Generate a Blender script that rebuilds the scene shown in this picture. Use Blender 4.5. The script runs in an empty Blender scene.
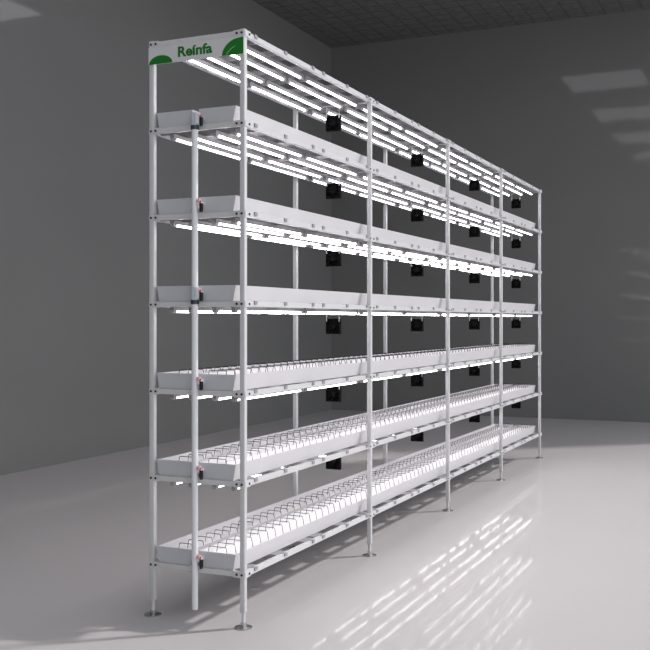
import bpy, bmesh, math, random
from mathutils import Vector, Matrix
random.seed(4)
S = bpy.context.scene
COL = S.collection

# ------------------------------------------------------------------ materials
def mat(name, color, rough=0.5, metal=0.0, emit=None, strength=0.0, spec=0.5, noise=None, bump=None):
    m = bpy.data.materials.new(name); m.use_nodes = True
    nt = m.node_tree; b = nt.nodes['Principled BSDF']
    b.inputs['Base Color'].default_value = (*color, 1)
    b.inputs['Roughness'].default_value = rough
    b.inputs['Metallic'].default_value = metal
    b.inputs['Specular IOR Level'].default_value = spec
    if emit:
        b.inputs['Emission Color'].default_value = (*emit, 1)
        b.inputs['Emission Strength'].default_value = strength
    if noise or bump:
        tc = nt.nodes.new('ShaderNodeTexCoord')
    if noise:
        sc, amt = noise
        n = nt.nodes.new('ShaderNodeTexNoise'); n.inputs['Scale'].default_value = sc
        n.inputs['Detail'].default_value = 4
        r = nt.nodes.new('ShaderNodeValToRGB')
        r.color_ramp.elements[0].position = 0.3; r.color_ramp.elements[1].position = 0.7
        r.color_ramp.elements[0].color = (*[c*(1-amt) for c in color], 1)
        r.color_ramp.elements[1].color = (*[min(1, c*(1+amt)) for c in color], 1)
        nt.links.new(tc.outputs['Object'], n.inputs['Vector'])
        nt.links.new(n.outputs['Fac'], r.inputs['Fac'])
        nt.links.new(r.outputs['Color'], b.inputs['Base Color'])
    if bump:
        sc, st, dist = bump
        n2 = nt.nodes.new('ShaderNodeTexNoise'); n2.inputs['Scale'].default_value = sc
        bp = nt.nodes.new('ShaderNodeBump'); bp.inputs['Strength'].default_value = st
        bp.inputs['Distance'].default_value = dist
        nt.links.new(tc.outputs['Object'], n2.inputs['Vector'])
        nt.links.new(n2.outputs['Fac'], bp.inputs['Height'])
        nt.links.new(bp.outputs['Normal'], b.inputs['Normal'])
    return m

M = {}
M['frame'] = mat('white_powder_coat', (0.57, 0.57, 0.58), 0.38, noise=(30, 0.03))
M['plate'] = mat('galvanised_sheet', (0.28, 0.277, 0.288), 0.45, 0.0, noise=(18, 0.06))
M['steel'] = mat('chrome_steel', (0.55, 0.55, 0.54), 0.22, 0.9, noise=(40, 0.05))
M['bolt'] = mat('dark_bolt', (0.03, 0.03, 0.035), 0.4, 0.6, noise=(60, 0.1))
M['trough'] = mat('white_pvc', (0.61, 0.597, 0.612), 0.35, noise=(6, 0.02))
M['endp'] = mat('grey_end_plate', (0.50, 0.51, 0.54), 0.45, noise=(12, 0.03))
M['lid'] = mat('white_lid_pvc', (0.86, 0.835, 0.855), 0.45, noise=(9, 0.03))
M['wire'] = mat('dark_wire', (0.02, 0.02, 0.022), 0.45, 0.3, noise=(50, 0.1))
M['housing'] = mat('tube_housing', (0.24, 0.24, 0.25), 0.4, noise=(25, 0.03))
M['cap'] = mat('tube_end_cap', (0.33, 0.33, 0.345), 0.45, noise=(25, 0.04))
M['glow'] = mat('tube_diffuser', (0.9, 0.9, 0.9), 0.5, emit=(1.0, 0.965, 0.985), strength=9.5)
M['panel'] = mat('ceiling_panel_diffuser', (0.9, 0.9, 0.9), 0.5, emit=(0.95, 0.96, 1.0), strength=3.1)
M['fan'] = mat('fan_plastic', (0.004, 0.004, 0.004), 0.8, spec=0.08, noise=(40, 0.2))
M['rotor'] = mat('fan_rotor_plastic', (0.007, 0.007, 0.007), 0.7, spec=0.1, noise=(40, 0.2))
M['pipe'] = mat('grey_pvc_pipe', (0.70, 0.71, 0.74), 0.42, noise=(14, 0.03))
M['tee'] = mat('blue_grey_fitting', (0.50, 0.53, 0.57), 0.42, noise=(20, 0.05))
M['pink'] = mat('pink_washer', (0.60, 0.42, 0.42), 0.4, noise=(30, 0.06))
M['red'] = mat('red_ring', (0.40, 0.03, 0.05), 0.4, noise=(30, 0.1))
M['black'] = mat('black_tap', (0.008, 0.008, 0.01), 0.4, noise=(40, 0.2))
M['darkgreen'] = mat('dark_green_seal', (0.02, 0.04, 0.038), 0.4, noise=(40, 0.2))
M['sign'] = mat('sign_board', (0.58, 0.58, 0.60), 0.5, noise=(12, 0.02))
M['green'] = mat('sign_green', (0.0, 0.15, 0.006), 0.5, noise=(25, 0.05))
M['vein'] = mat('leaf_vein', (0.25, 0.42, 0.25), 0.5, noise=(25, 0.05))
M['wall'] = mat('dark_grey_gloss_wall', (0.19, 0.191, 0.189), 0.05, noise=(0.8, 0.03), spec=0.17, bump=(2.2, 0.12, 0.01))

def floor_mat():
    m = bpy.data.materials.new('polished_floor'); m.use_nodes = True
    nt = m.node_tree; nt.nodes.clear(); N = nt.nodes.new; L = nt.links.new
    out = N('ShaderNodeOutputMaterial'); mix = N('ShaderNodeMixShader')
    df = N('ShaderNodeBsdfDiffuse'); gl = N('ShaderNodeBsdfGlossy'); gl.inputs['Roughness'].default_value = 0.045
    fr = N('ShaderNodeFresnel'); fr.inputs['IOR'].default_value = 1.10
    ml = N('ShaderNodeMath'); ml.operation = 'MULTIPLY'; ml.inputs[1].default_value = 0.85
    tc = N('ShaderNodeTexCoord')
    n = N('ShaderNodeTexNoise'); n.inputs['Scale'].default_value = 1.3; n.inputs['Detail'].default_value = 4
    cr = N('ShaderNodeValToRGB')
    cr.color_ramp.elements[0].color = (0.52, 0.497, 0.498, 1); cr.color_ramp.elements[1].color = (0.54, 0.517, 0.518, 1)
    n2 = N('ShaderNodeTexNoise'); n2.inputs['Scale'].default_value = 9.0
    bp = N('ShaderNodeBump'); bp.inputs['Strength'].default_value = 0.02; bp.inputs['Distance'].default_value = 0.01
    L(tc.outputs['Object'], n.inputs['Vector']); L(n.outputs['Fac'], cr.inputs['Fac']); L(cr.outputs['Color'], df.inputs['Color'])
    L(tc.outputs['Object'], n2.inputs['Vector']); L(n2.outputs['Fac'], bp.inputs['Height']); L(bp.outputs['Normal'], gl.inputs['Normal'])
    L(fr.outputs['Fac'], ml.inputs[0]); L(ml.outputs[0], mix.inputs['Fac'])
    L(df.outputs[0], mix.inputs[1]); L(gl.outputs[0], mix.inputs[2]); L(mix.outputs[0], out.inputs['Surface'])
    return m
M['floor'] = floor_mat()

def ceiling_mat():
    m = bpy.data.materials.new('dark_grid_ceiling'); m.use_nodes = True
    nt = m.node_tree; b = nt.nodes['Principled BSDF']; b.inputs['Roughness'].default_value = 0.85
    b.inputs['Specular IOR Level'].default_value = 0.2
    tc = nt.nodes.new('ShaderNodeTexCoord')
    br = nt.nodes.new('ShaderNodeTexBrick')
    br.offset = 0.0; br.inputs['Scale'].default_value = 1.0
    br.inputs['Brick Width'].default_value = 0.2; br.inputs['Row Height'].default_value = 0.2
    br.inputs['Mortar Size'].default_value = 0.012
    br.inputs['Color1'].default_value = (0.25, 0.25, 0.25, 1)
    br.inputs['Color2'].default_value = (0.23, 0.231, 0.231, 1)
    br.inputs['Mortar'].default_value = (0.18, 0.18, 0.18, 1)
    n = nt.nodes.new('ShaderNodeTexNoise'); n.inputs['Scale'].default_value = 14
    mx = nt.nodes.new('ShaderNodeMix'); mx.data_type = 'RGBA'; mx.blend_type = 'MULTIPLY'
    mx.inputs['Factor'].default_value = 0.5
    nt.links.new(tc.outputs['Object'], br.inputs['Vector']); nt.links.new(tc.outputs['Object'], n.inputs['Vector'])
    nt.links.new(br.outputs['Color'], mx.inputs['A']); nt.links.new(n.outputs['Fac'], mx.inputs['B'])
    nt.links.new(mx.outputs['Result'], b.inputs['Base Color'])
    return m
M['ceiling'] = ceiling_mat()

# ------------------------------------------------------------------ mesh helpers
def box(bm, x0, x1, y0, y1, z0, z1):
    v = [bm.verts.new((x, y, z)) for z in (z0, z1) for y in (y0, y1) for x in (x0, x1)]
    for f in ((0, 2, 3, 1), (4, 5, 7, 6), (0, 1, 5, 4), (2, 6, 7, 3), (0, 4, 6, 2), (1, 3, 7, 5)):
        bm.faces.new([v[i] for i in f])

def cyl(bm, p0, p1, r0, r1=None, n=16, caps=True):
    r1 = r0 if r1 is None else r1
    p0 = Vector(p0); p1 = Vector(p1); d = (p1 - p0).normalized()
    a = Vector((1, 0, 0)) if abs(d.x) < 0.8 else Vector((0, 1, 0))
    s = d.cross(a).normalized(); t = d.cross(s)
    A = [bm.verts.new(p0 + (s*math.cos(k*2*math.pi/n) + t*math.sin(k*2*math.pi/n))*r0) for k in range(n)]
    B = [bm.verts.new(p1 + (s*math.cos(k*2*math.pi/n) + t*math.sin(k*2*math.pi/n))*r1) for k in range(n)]
    for k in range(n):
        bm.faces.new([A[k], A[(k+1) % n], B[(k+1) % n], B[k]])
    if caps:
        bm.faces.new(A[::-1]); bm.faces.new(B)

def extrude_profile(bm, pts, axis_pts):
    """pts: list of (y,z) closed profile; extruded along x from axis_pts[0] to [1], capped."""
    x0, x1 = axis_pts
    A = [bm.verts.new((x0, y, z)) for y, z in pts]; B = [bm.verts.new((x1, y, z)) for y, z in pts]
    n = len(pts)
    for k in range(n):
        bm.faces.new([A[k], A[(k+1) % n], B[(k+1) % n], B[k]])
    bm.faces.new(A[::-1]); bm.faces.new(B)

def mesh(name, bm, m, smooth=False, bevel=0.0):
    bmesh.ops.recalc_face_normals(bm, faces=bm.faces)
    if bevel:
        bmesh.ops.bevel(bm, geom=[e for e in bm.edges], offset=bevel, segments=2, affect='EDGES', profile=0.5, clamp_overlap=True)
    me = bpy.data.meshes.new(name); bm.to_mesh(me); bm.free()
    me.materials.append(m)
    if smooth:
        for p in me.polygons: p.use_smooth = True
        me.set_sharp_from_angle(angle=math.radians(35))
    return me

def link(name, me, parent=None, loc=(0, 0, 0)):
    o = bpy.data.objects.new(name, me); COL.objects.link(o)
    o.location = loc
    if parent: o.parent = parent
    return o

def tag(o, label=None, cat=None, group=None, kind=None):
    if label: o['label'] = label
    if cat: o['category'] = cat
    if group: o['group'] = group
    if kind: o['kind'] = kind
    return o

def empty(name, loc):
    o = bpy.data.objects.new(name, None); COL.objects.link(o); o.location = loc
    o.empty_display_size = 0.05
    return o

def copy_tree(o, parent=None):
    c = o.copy(); COL.objects.link(c)
    if parent: c.parent = parent
    for ch in list(o.children): copy_tree(ch, c)
    return c

# ------------------------------------------------------------------ dimensions (metres); x along the rack, y to its back
ZO = 0.0075                                     # foot pads lift the frame
BAY, W, T = 1.2445, 0.418, 0.020
PITCH, Z1 = 0.3327, 0.1897 + ZO
ZB = [Z1 + k*PITCH for k in range(7)]           # beam centre height of each level
LEN = 4*BAY + T
ROOM_H, WALL_Y, WALL_X = 4.583, 3.39, 8.35

# ------------------------------------------------------------------ the setting
def slab(name, m, *b):
    bm = bmesh.new(); box(bm, *b)
    return tag(link(name, mesh(name, bm, m)), kind='structure')
slab('floor', M['floor'], -7.0, 14.0, -14.0, WALL_Y + 0.2, -0.10, 0.0)
slab('wall_left', M['wall'], -7.0, WALL_X, WALL_Y, WALL_Y + 0.2, 0.0, ROOM_H)
slab('wall_far', M['wall'], WALL_X, WALL_X + 0.2, -3.14, WALL_Y + 0.2, 0.0, ROOM_H)
slab('ceiling', M['ceiling'], -7.0, WALL_X + 0.2, -2.08, WALL_Y + 0.2, ROOM_H, ROOM_H + 0.15)

# ceiling light panels (seen mirrored in the glossy walls)
bm = bmesh.new(); box(bm, -0.545, 0.545, -0.545, 0.545, -0.012, -0.008)
panel_me = mesh('panel_diffuser', bm, M['panel'])
bm = bmesh.new()
for s in (-1, 1):
    box(bm, -0.56, 0.56, s*0.5525-0.0075, s*0.5525+0.0075, -0.02, 0)
    box(bm, s*0.5525-0.0075, s*0.5525+0.0075, -0.545, 0.545, -0.02, 0)
pframe_me = mesh('panel_frame', bm, M['frame'])
where = ['nearest the far wall', 'second from the far wall', 'third from the far wall', 'farthest from the far wall']
for k, px in enumerate((5.15, 2.72, 0.40, -1.95)):
    t = empty('ceiling_light', (px, 0.49, ROOM_H))
    tag(t, 'square flat ceiling light panel mirrored in the glossy walls, ' + where[k], 'ceiling light', 'ceiling light panels')
    link('frame', pframe_me, t); link('diffuser', panel_me, t)

# ------------------------------------------------------------------ the rack
rack = empty('grow_rack', (0, 0, 0))
tag(rack, 'tall white metal growing rack with seven levels and four bays on the glossy floor', 'rack')

bm = bmesh.new(); box(bm, 0, T, 0, T, 0.05 + ZO, 2.2008 + ZO)
bmesh.ops.bevel(bm, geom=list(bm.edges), offset=0.0012, segments=2, affect='EDGES', profile=0.5)
cyl(bm, (T/2, T/2, 0.016), (T/2, T/2, 0.052 + ZO), 0.0072, n=16)
post_me = mesh('post', bm, M['frame'], smooth=True)
bm = bmesh.new()
cyl(bm, (T/2, T/2, 0.0), (T/2, T/2, 0.004), 0.033, 0.033, n=32)
cyl(bm, (T/2, T/2, 0.004), (T/2, T/2, 0.011), 0.031, 0.011, n=32)
cyl(bm, (T/2, T/2, 0.011), (T/2, T/2, 0.019), 0.0115, 0.0115, n=6)
foot_me = mesh('levelling_foot', bm, M['steel'], smooth=True)
for k in range(5):
    for y in (0, W - T):
        p = link('post', post_me, rack, (k*BAY, y, 0))
        link('levelling_foot', foot_me, p)

h = T/2
bm = bmesh.new(); box(bm, T, BAY, 0.0015, T - 0.0015, -h, h)
rail_me = mesh('side_rail', bm, M['frame'], bevel=0.001)
bm = bmesh.new(); box(bm, 0.0015, T - 0.0015, T, W - T, -h, h)
cross_me = mesh('cross_beam', bm, M['frame'], bevel=0.001)
for z in ZB:
    for k in range(4):
        for y in (0, W - T):
            link('side_rail', rail_me, rack, (k*BAY, y, z))
    for k in range(5):
        link('cross_beam', cross_me, rack, (k*BAY, 0, z))

# slats across each level: inverted channels with a tab over each side rail
def slat_bm(bm, x, z):
    hw = 0.040
    y0, y1 = T + 0.0005, W - T - 0.0005
    box(bm, x-hw, x+hw, y0, y1, z+0.0083, z+0.0098)
    for s in (-1, 1):
        e = x + s*(hw-0.00075)
        box(bm, e-0.00075, e+0.00075, y0, y1, z-0.0098, z+0.0083)
    for s in (0, 1):
        a, b = (0.0, T) if s == 0 else (W - T, W)
        box(bm, x-0.011, x+0.011, a-0.0012, b+0.0012, z+h, z+h+0.0012)
        f0 = -0.0025 if s == 0 else W
        box(bm, x-0.011, x+0.011, f0, f0+0.0025, z-0.001, z+h+0.0025)
SLATS = [0.087, 0.336, 0.594, 0.699, 0.958, 1.196]
bm = bmesh.new(); slat_bm(bm, 0, 0); slat_me = mesh('slat', bm, M['plate'])
rest = bmesh.new(); count = 0
for k in range(4):
    for z in ZB[::-1]:
        for s in SLATS:
            if count < 98:
                link('slat', slat_me, rack, (k*BAY + s, 0, z)); count += 1
            else:
                slat_bm(rest, k*BAY + s, z)
tag(link('slat', mesh('slats', rest, M['plate']), rack), kind='stuff')

# corner plates with bolts at every joint the camera side shows
def bolt_me_axis(axis):
    bm = bmesh.new()
    p = (-0.0025, 0, 0) if axis == 'x' else (0, -0.0025, 0)
    cyl(bm, (0, 0, 0), p, 0.0048, n=6)
    return mesh('bolt', bm, M['bolt'])
bx_me, by_me = bolt_me_axis('x'), bolt_me_axis('y')
bm = bmesh.new(); box(bm, -0.003, 0, 0.001, 0.044, -0.0115, 0.0115)
plate_front_end = mesh('corner_plate', bm, M['frame'])
bm = bmesh.new(); box(bm, -0.003, 0, W-0.044, W-0.001, -0.0115, 0.0115)
plate_back_end = mesh('corner_plate', bm, M['frame'])
bm = bmesh.new(); box(bm, 0.001, 0.042, -0.003, 0, -0.0115, 0.0115)
plate_side0 = mesh('corner_plate', bm, M['frame'])
bm = bmesh.new(); box(bm, -0.022, 0.042, -0.003, 0, -0.0115, 0.0115)
plate_side = mesh('corner_plate', bm, M['frame'])
for z in ZB:
    a = link('corner_plate', plate_front_end, rack, (0, 0, z))
    for y in (0.010, 0.031): link('bolt', bx_me, a, (-0.003, y, 0))
    a = link('corner_plate', plate_back_end, rack, (0, 0, z))
    for y in (W-0.010, W-0.031): link('bolt', bx_me, a, (-0.003, y, 0))
    for k in range(5):
        a = link('corner_plate', plate_side0 if k == 0 else plate_side, rack, (k*BAY, 0, z))
        if k < 4: link('bolt', by_me, a, (0.031, -0.003, 0))
        if k in (1, 2, 3): link('bolt', by_me, a, (-0.011, -0.003, 0))

# ------------------------------------------------------------------ troughs
TL0, TL1 = 0.010, 4.984
LIDZ = 0.036
def trough_bm(bm, th=0.003, hgt=0.060, wt=0.080, wb=0.069):
    def ring(x0, x1, w, z):
        return [bm.verts.new(c) for c in ((x0, -w, z), (x1, -w, z), (x1, w, z), (x0, w, z))]
    ob = ring(0.0, TL1-TL0, wb, 0); ot = ring(0.0, TL1-TL0, wt, hgt)
    it = ring(th, TL1-TL0-th, wt-th, hgt); ib = ring(th, TL1-TL0-th, wb-th, th)
    bm.faces.new(ob[::-1]); bm.faces.new(ib)
    for a, b in ((ob, ot), (ot, it), (it, ib)):
        for k in range(4):
            bm.faces.new([a[k], a[(k+1) % 4], b[(k+1) % 4], b[k]])
bm = bmesh.new(); trough_bm(bm); trough_me = mesh('trough_body', bm, M['trough'])
lw = 0.069 + 0.011*LIDZ/0.060 - 0.0045
bm = bmesh.new(); box(bm, 0.004, TL1-TL0-0.004, -lw, lw, LIDZ-0.002, LIDZ)
lid_me = mesh('lid', bm, M['lid'])

bm = bmesh.new(); extrude_profile(bm, [(-0.069, 0.0005), (0.069, 0.0005), (0.0795, 0.0598), (-0.0795, 0.0598)], (-0.0016, 0.0))
endp_me = mesh('end_plate', bm, M['endp'])
def hoop_me(y0, y1):
    bm = bmesh.new(); r = 0.0013; t = 0.036
    pts = [(0, y0-0.006, LIDZ), (0, y0, LIDZ+t-0.003), (0, y0+0.003, LIDZ+t), (0, y1-0.003, LIDZ+t), (0, y1, LIDZ+t-0.003), (0, y1+0.006, LIDZ)]
    for a, b in zip(pts, pts[1:]): cyl(bm, a, b, r, n=6)
    return mesh('wire_hoop', bm, M['wire'])
YF, YB = 0.122, 0.309
hoopF, hoopB = hoop_me(0.104-YF, 0.178-YF), hoop_me(0.245-YB, 0.310-YB)
shelf = ['bottom shelf', 'second shelf up', 'third shelf up', 'fourth shelf up', 'fifth shelf up', 'top shelf']
for lv in range(6):
    for side, yc in (('front', YF), ('back', YB)):
        t = empty('growing_trough', (TL0, yc, ZB[lv] + h + 0.0002))
        hoops = ' with wire hoops' if lv < 3 else ''
        tag(t, 'long white trough%s on the %s, %s one of two' % (hoops, shelf[lv], side), 'trough', 'long white growing troughs')
        link('trough_body', trough_me, t); link('lid', lid_me, t)
        link('end_plate', endp_me, t)['label'] = 'grey end plate'
        if lv < 3:
            for q in range(75):
                link('wire_hoop', hoopF if side == 'front' else hoopB, t, (0.035 + q*0.0662, 0, 0))

# ------------------------------------------------------------------ tube lights
TUBE = 0.588
bm = bmesh.new(); extrude_profile(bm, [(-0.010, 0), (0.010, 0), (0.0060, -0.013), (-0.0060, -0.013)], (0.0, TUBE))
housing_me = mesh('housing', bm, M['housing'])
bm = bmesh.new()
prof = [(0.0042*math.cos(a), -0.013 - 0.0080*math.sin(a)) for a in [math.pi*k/8 for k in range(9)]]
extrude_profile(bm, prof, (0.020, TUBE-0.020))
glow_me = mesh('diffuser', bm, M['glow'], smooth=True)
def cap_me(x0, x1):
    bm = bmesh.new()
    prof = [(0.0100*math.cos(a), -0.0119 - 0.0115*math.sin(a)) for a in [math.pi*k/8 for k in range(9)]]
    extrude_profile(bm, prof, (x0, x1))
    return mesh('end_cap', bm, M['cap'], smooth=True)
cap0, cap1 = cap_me(0, 0.020), cap_me(TUBE-0.020, TUBE)
under = ['under the bottom shelf', 'under fifth shelf down', 'under fourth shelf down', 'under third shelf down', 'under second shelf down', 'under the top shelf', 'under the top frame']
nth = ['first', 'second', 'third', 'fourth', 'fifth', 'sixth', 'seventh', 'eighth']
rows = [('front row', 0.0675), ('second row', 0.150), ('third row', 0.255), ('back row', 0.3375)]
proto = None
for lv in range(1, 7):
    for rn, y in rows:
        for i in range(8):
            x = (i//2)*BAY + 0.035 + (0.608 if i % 2 else 0.0)
            loc = (x, y, ZB[lv] - 0.0100)
            if proto is None:
                o = proto = empty('tube_light', loc)
                link('housing', housing_me, o); link('diffuser', glow_me, o)
                link('end_cap', cap0, o); link('end_cap', cap1, o)
            else:
                o = copy_tree(proto); o.location = loc
            tag(o, 'slim white tube light %s, %s, %s from the sign end' % (under[lv], rn, nth[i]), 'tube light', 'tube lights hung under the levels')

# ------------------------------------------------------------------ fans
def fan_frame():
    bm = bmesh.new(); n = 32; R = 0.0345; q = 0.0375
    def sq(a):
        c, s = math.cos(a), math.sin(a); k = q/max(abs(c), abs(s)); return c*k, s*k
    loops = []
    for x in (0.0, 0.020):
        O = []; I = []
        for k in range(n):
            a = 2*math.pi*(k+0.5)/n + math.pi/n*0
            y, z = sq(2*math.pi*k/n + math.pi/4); O.append(bm.verts.new((x, y, z)))
            I.append(bm.verts.new((x, R*math.cos(2*math.pi*k/n + math.pi/4), R*math.sin(2*math.pi*k/n + math.pi/4))))
        loops.append((O, I))
    (O0, I0), (O1, I1) = loops
    for k in range(n):
        j = (k+1) % n
        bm.faces.new([O0[k], O0[j], I0[j], I0[k]]); bm.faces.new([O1[k], I1[k], I1[j], O1[j]])
        bm.faces.new([O0[k], O1[k], O1[j], O0[j]]); bm.faces.new([I0[k], I0[j], I1[j], I1[k]])
    for a in (0.4, 0.4+math.pi/2, 0.4+math.pi, 0.4+1.5*math.pi):      # motor struts at the back
        c, s = math.cos(a), math.sin(a)
        cyl(bm, (0.018, 0.010*c, 0.010*s), (0.018, 0.0345*c, 0.0345*s), 0.0016, n=6)
    cyl(bm, (0.0155, 0, 0), (0.0175, 0, 0), 0.0343, n=32)     # dark filter pad closing the back
    cyl(bm, (0.015, 0, 0), (0.020, 0, 0), 0.013, n=20)
    return mesh('fan_frame', bm, M['fan'])
def fan_rotor():
    bm = bmesh.new()
    cyl(bm, (0.002, 0, 0), (0.0148, 0, 0), 0.0125, n=24)
    for k in range(9):
        a = 2*math.pi*k/9; vs = []
        for r in (0.012, 0.022, 0.0330):
            for d, x in ((-0.26, 0.0035), (0.26, 0.0135)):
                aa = a + d + (r-0.012)*7
                vs.append(bm.verts.new((x, r*math.cos(aa), r*math.sin(aa))))
        vs2 = [bm.verts.new(v.co + Vector((0.0009, 0, 0))) for v in vs]
        for L, rev in ((vs, False), (vs2, True)):
            for i in (0, 2):
                f = [L[i], L[i+1], L[i+3], L[i+2]]; bm.faces.new(f[::-1] if rev else f)
        ring = [0, 1, 3, 5, 4, 2]
        for i in range(6):
            p, r_ = ring[i], ring[(i+1) % 6]; bm.faces.new([vs[p], vs[r_], vs2[r_], vs2[p]])
    return mesh('rotor', bm, M['rotor'])
ff, fr = fan_frame(), fan_rotor()
bm = bmesh.new(); box(bm, -0.0012, -0.0002, -0.0025, 0.0025, 0.024, 0.097); strap_me = mesh('hanging_strap', bm, M['frame'])
post_n = ['second post', 'third post', 'fourth post', 'last post']
proto = None
for lv in range(1, 7):
    for k in range(1, 5):
        loc = (k*BAY + T + 0.0002, 0.209, ZB[lv] - 0.0905)
        if proto is None:
            o = proto = empty('fan', loc)
            link('fan_frame', ff, o, (0.0002, 0, 0)); link('rotor', fr, o, (0.0002, 0, 0))
            link('hanging_strap', strap_me, o, (0.0011, -0.034, 0)); link('hanging_strap', strap_me, o, (0.0011, 0.034, 0))
        else:
            o = copy_tree(proto); o.location = loc
        tag(o, 'small black square fan %s at the %s from the sign end' % (under[lv], post_n[k-1]), 'fan', 'black fans hung under the levels')

# ------------------------------------------------------------------ sign board on the near end
sign = empty('sign_board', (-0.0032, 0, 2.107 + ZO))
tag(sign, 'pale grey sign board with green lettering and leaf across the rack end top', 'sign')
bm = bmesh.new(); box(bm, -0.003, 0, 0.0005, W-0.0005, 0, 0.0665)
link('board', mesh('board', bm, M['sign']), sign)
def flat(name, pts, m, x=-0.0030, th=0.0006):
    """closed outline (y, z above sign bottom) as a thin raised shape on the board"""
    bm = bmesh.new()
    A = [bm.verts.new((x-th, y, z)) for y, z in pts]; B = [bm.verts.new((x, y, z)) for y, z in pts]
    n = len(pts); bm.faces.new(A); bm.faces.new(B[::-1])
    for k in range(n): bm.faces.new([A[k], B[k], B[(k+1) % n], A[(k+1) % n]])
    return link(name, mesh(name, bm, m), sign)
def arc(c, rx, rz, a0, a1, n=16):
    return [(c[0] + rx*math.cos(math.radians(a0+(a1-a0)*k/n)), c[1] + rz*math.sin(math.radians(a0+(a1-a0)*k/n))) for k in range(n+1)]
# leaf at the front end: tip at lower left, bulging to the upper right corner
leaf = [(0.092, 0.0005), (0.0905, 0.012), (0.084, 0.026), (0.074, 0.038), (0.060, 0.049), (0.044, 0.0565), (0.028, 0.0595), (0.012, 0.0615), (0.001, 0.0620), (0.001, 0.0005)]
flat('leaf', leaf, M['green'])
flat('leaf_vein', [(0.0745, 0.0030), (0.0715, 0.0030), (0.062, 0.014), (0.050, 0.0235), (0.034, 0.0315), (0.0335, 0.033), (0.052, 0.0260), (0.065, 0.0155)], M['vein'], x=-0.0036)
hill = arc((0.362, 0.0005), 0.053, 0.032, 0, 180, 20)
hill = [p for p in hill if p[0] <= W-0.001]
hill = [p for p in hill] + [(W-0.001, 0.0225), (W-0.001, 0.0005)] if hill[-1][0] > W-0.02 else hill
flat('green_hill', hill, M['green'])
# lettering
def lettering(body, x_left, base, cap, width):
    cu = bpy.data.curves.new('lettering', 'FONT'); cu.body = body
    cu.size = 1.0; cu.extrude = 0.012; cu.offset = 0.03; cu.resolution_u = 6
    ob = bpy.data.objects.new('lettering', cu); COL.objects.link(ob)
    bpy.context.view_layer.update()
    dg = bpy.context.evaluated_depsgraph_get()
    me = bpy.data.meshes.new_from_object(ob.evaluated_get(dg))
    bpy.data.objects.remove(ob)
    xs = [v.co.x for v in me.vertices]; ys = [v.co.y for v in me.vertices]
    return me, min(xs), max(xs), min(ys), max(ys)
me, x0, x1, y0, y1 = lettering('Re\u00ednfa', 0, 0, 0, 0)
cap_h = 0.73
sx = 0.150/(x1-x0); sz = 0.0385/cap_h
for v in me.vertices:
    x, y, z = v.co
    v.co = Vector((-z*0.04, -(x-x0)*sx, y*sz))
me.materials.clear(); me.materials.append(M['green'])
link('lettering', me, sign, (-0.0036, 0.2835, 0.0185))

# ------------------------------------------------------------------ drain pipe with its fittings
PY, PX, PR = 0.204, -0.0150, 0.0120
pipe = empty('drain_pipe', (PX, PY, 0.053))
tag(pipe, 'grey plastic drain pipe standing upright against the near end of the rack', 'pipe')
bm = bmesh.new()
zt = ZB[5] + 0.002
cyl(bm, (0, 0, 0), (0, 0, zt-0.053), PR, n=28, caps=False)
cyl(bm, (0, 0, 0), (0, 0, zt-0.053), PR-0.002, n=28, caps=False)
link('pipe', mesh('pipe', bm, M['pipe'], smooth=True), pipe)
bm = bmesh.new()                                     # fitting: collar on the pipe with a branch towards the trough
cyl(bm, (0, 0, 0.006), (0, 0, 0.054), 0.0152, n=24)
cyl(bm, (-0.002, -0.010, 0.010), (-0.002, -0.010, 0.050), 0.0135, n=24)
cyl(bm, (0, -0.008, 0.034), (0, -0.024, 0.034), 0.0105, n=20)
cyl(bm, (0, -0.020, 0.034), (0.0245, -0.020, 0.034), 0.008, n=16)
tee_me = mesh('tee_fitting', bm, M['tee'], smooth=True)
bm = bmesh.new()
cyl(bm, (0, -0.008, 0.034), (0, -0.024, 0.034), 0.0095, n=20)
cyl(bm, (0, -0.020, 0.034), (0.0245, -0.020, 0.034), 0.008, n=16)
tee_plain = mesh('tee_branch', bm, M['pipe'], smooth=True)
bm = bmesh.new(); cyl(bm, (0, -0.013, 0.041), (0, -0.024, 0.041), 0.0105, n=20); pink_me = mesh('washer', bm, M['pink'], smooth=True)
bm = bmesh.new(); cyl(bm, (-0.001, -0.0242, 0.038), (-0.001, -0.0265, 0.038), 0.0062, n=20); red_me = mesh('red_ring', bm, M['red'], smooth=True)
bm = bmesh.new()
box(bm, -0.008, 0.004, -0.034, -0.0245, 0.006, 0.034)
cyl(bm, (-0.003, -0.029, 0.006), (-0.003, -0.029, 0.001), 0.006, n=16)
tap_me = mesh('tap', bm, M['black'], bevel=0.0)
bm = bmesh.new(); cyl(bm, (0, 0, -0.010), (0, 0, 0.0058), 0.0158, n=24); seal_me = mesh('seal', bm, M['darkgreen'], smooth=True)
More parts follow.
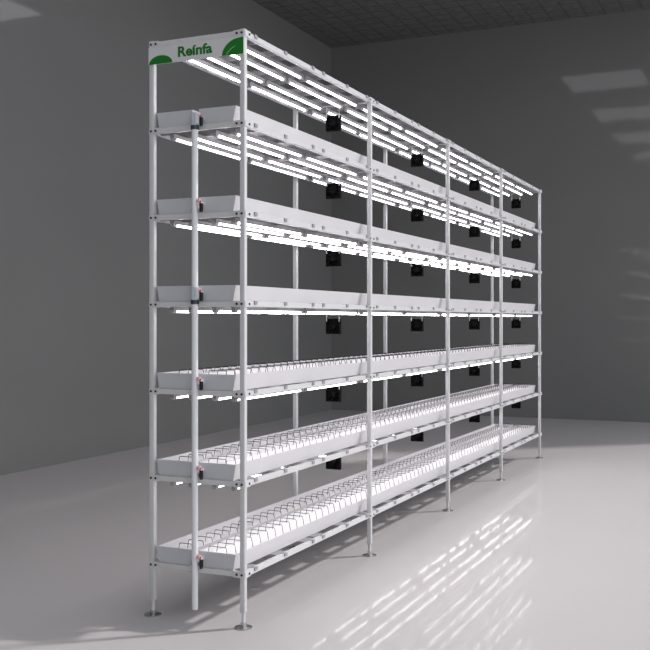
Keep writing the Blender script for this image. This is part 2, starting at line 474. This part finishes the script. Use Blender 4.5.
for lv in range(6):
    zz = ZB[lv] + h - 0.053
    t = link('tee_fitting', tee_me if lv in (3, 5) else tee_plain, pipe, (0, 0, zz - (0.012 if lv == 5 else 0)))
    link('washer', pink_me, t); link('red_ring', red_me, t); link('tap', tap_me, t)
    if lv in (3, 5): link('seal', seal_me, t)

# ------------------------------------------------------------------ light
w = bpy.data.worlds.new('World'); S.world = w; w.use_nodes = True
bg = w.node_tree.nodes['Background']
bg.inputs['Color'].default_value = (0.93, 0.955, 1.0, 1)
# overcast daylight, brightest on the open side of the hall
wn = w.node_tree; tcw = wn.nodes.new('ShaderNodeTexCoord'); sp = wn.nodes.new('ShaderNodeSeparateXYZ'); mr = wn.nodes.new('ShaderNodeMapRange')
mr.inputs['From Min'].default_value = 0.15; mr.inputs['From Max'].default_value = -1.0
mr.inputs['To Min'].default_value = 0.32; mr.inputs['To Max'].default_value = 1.6
wn.links.new(tcw.outputs['Generated'], sp.inputs[0]); wn.links.new(sp.outputs['Y'], mr.inputs['Value']); wn.links.new(mr.outputs['Result'], bg.inputs['Strength'])
sun = bpy.data.lights.new('sun', 'SUN'); sun.energy = 2.2; sun.angle = math.radians(3.2); sun.color = (1.0, 0.955, 0.945)
so = bpy.data.objects.new('sun', sun); COL.objects.link(so)
el = math.radians(39.5)
d = Vector((-0.637*math.cos(el), 0.771*math.cos(el), -math.sin(el)))
so.rotation_euler = d.to_track_quat('-Z', 'Y').to_euler(); so.location = (10, -8, 9)

# ------------------------------------------------------------------ camera
cam = bpy.data.cameras.new('camera'); co = bpy.data.objects.new('camera', cam); COL.objects.link(co)
co.location = (-3.222, -1.793, 1.1285 + ZO)
co.rotation_euler = (math.radians(90), 0, math.atan2(0.4146, 0.91) - math.radians(90))
cam.sensor_width = 36; cam.lens = 36*1000/650; cam.shift_y = -5/650; cam.clip_start = 0.05
S.camera = co
S.view_settings.view_transform = 'Standard'; S.view_settings.look = 'None'
S.view_settings.exposure = 0; S.view_settings.gamma = 1; S.view_settings.use_curve_mapping = False
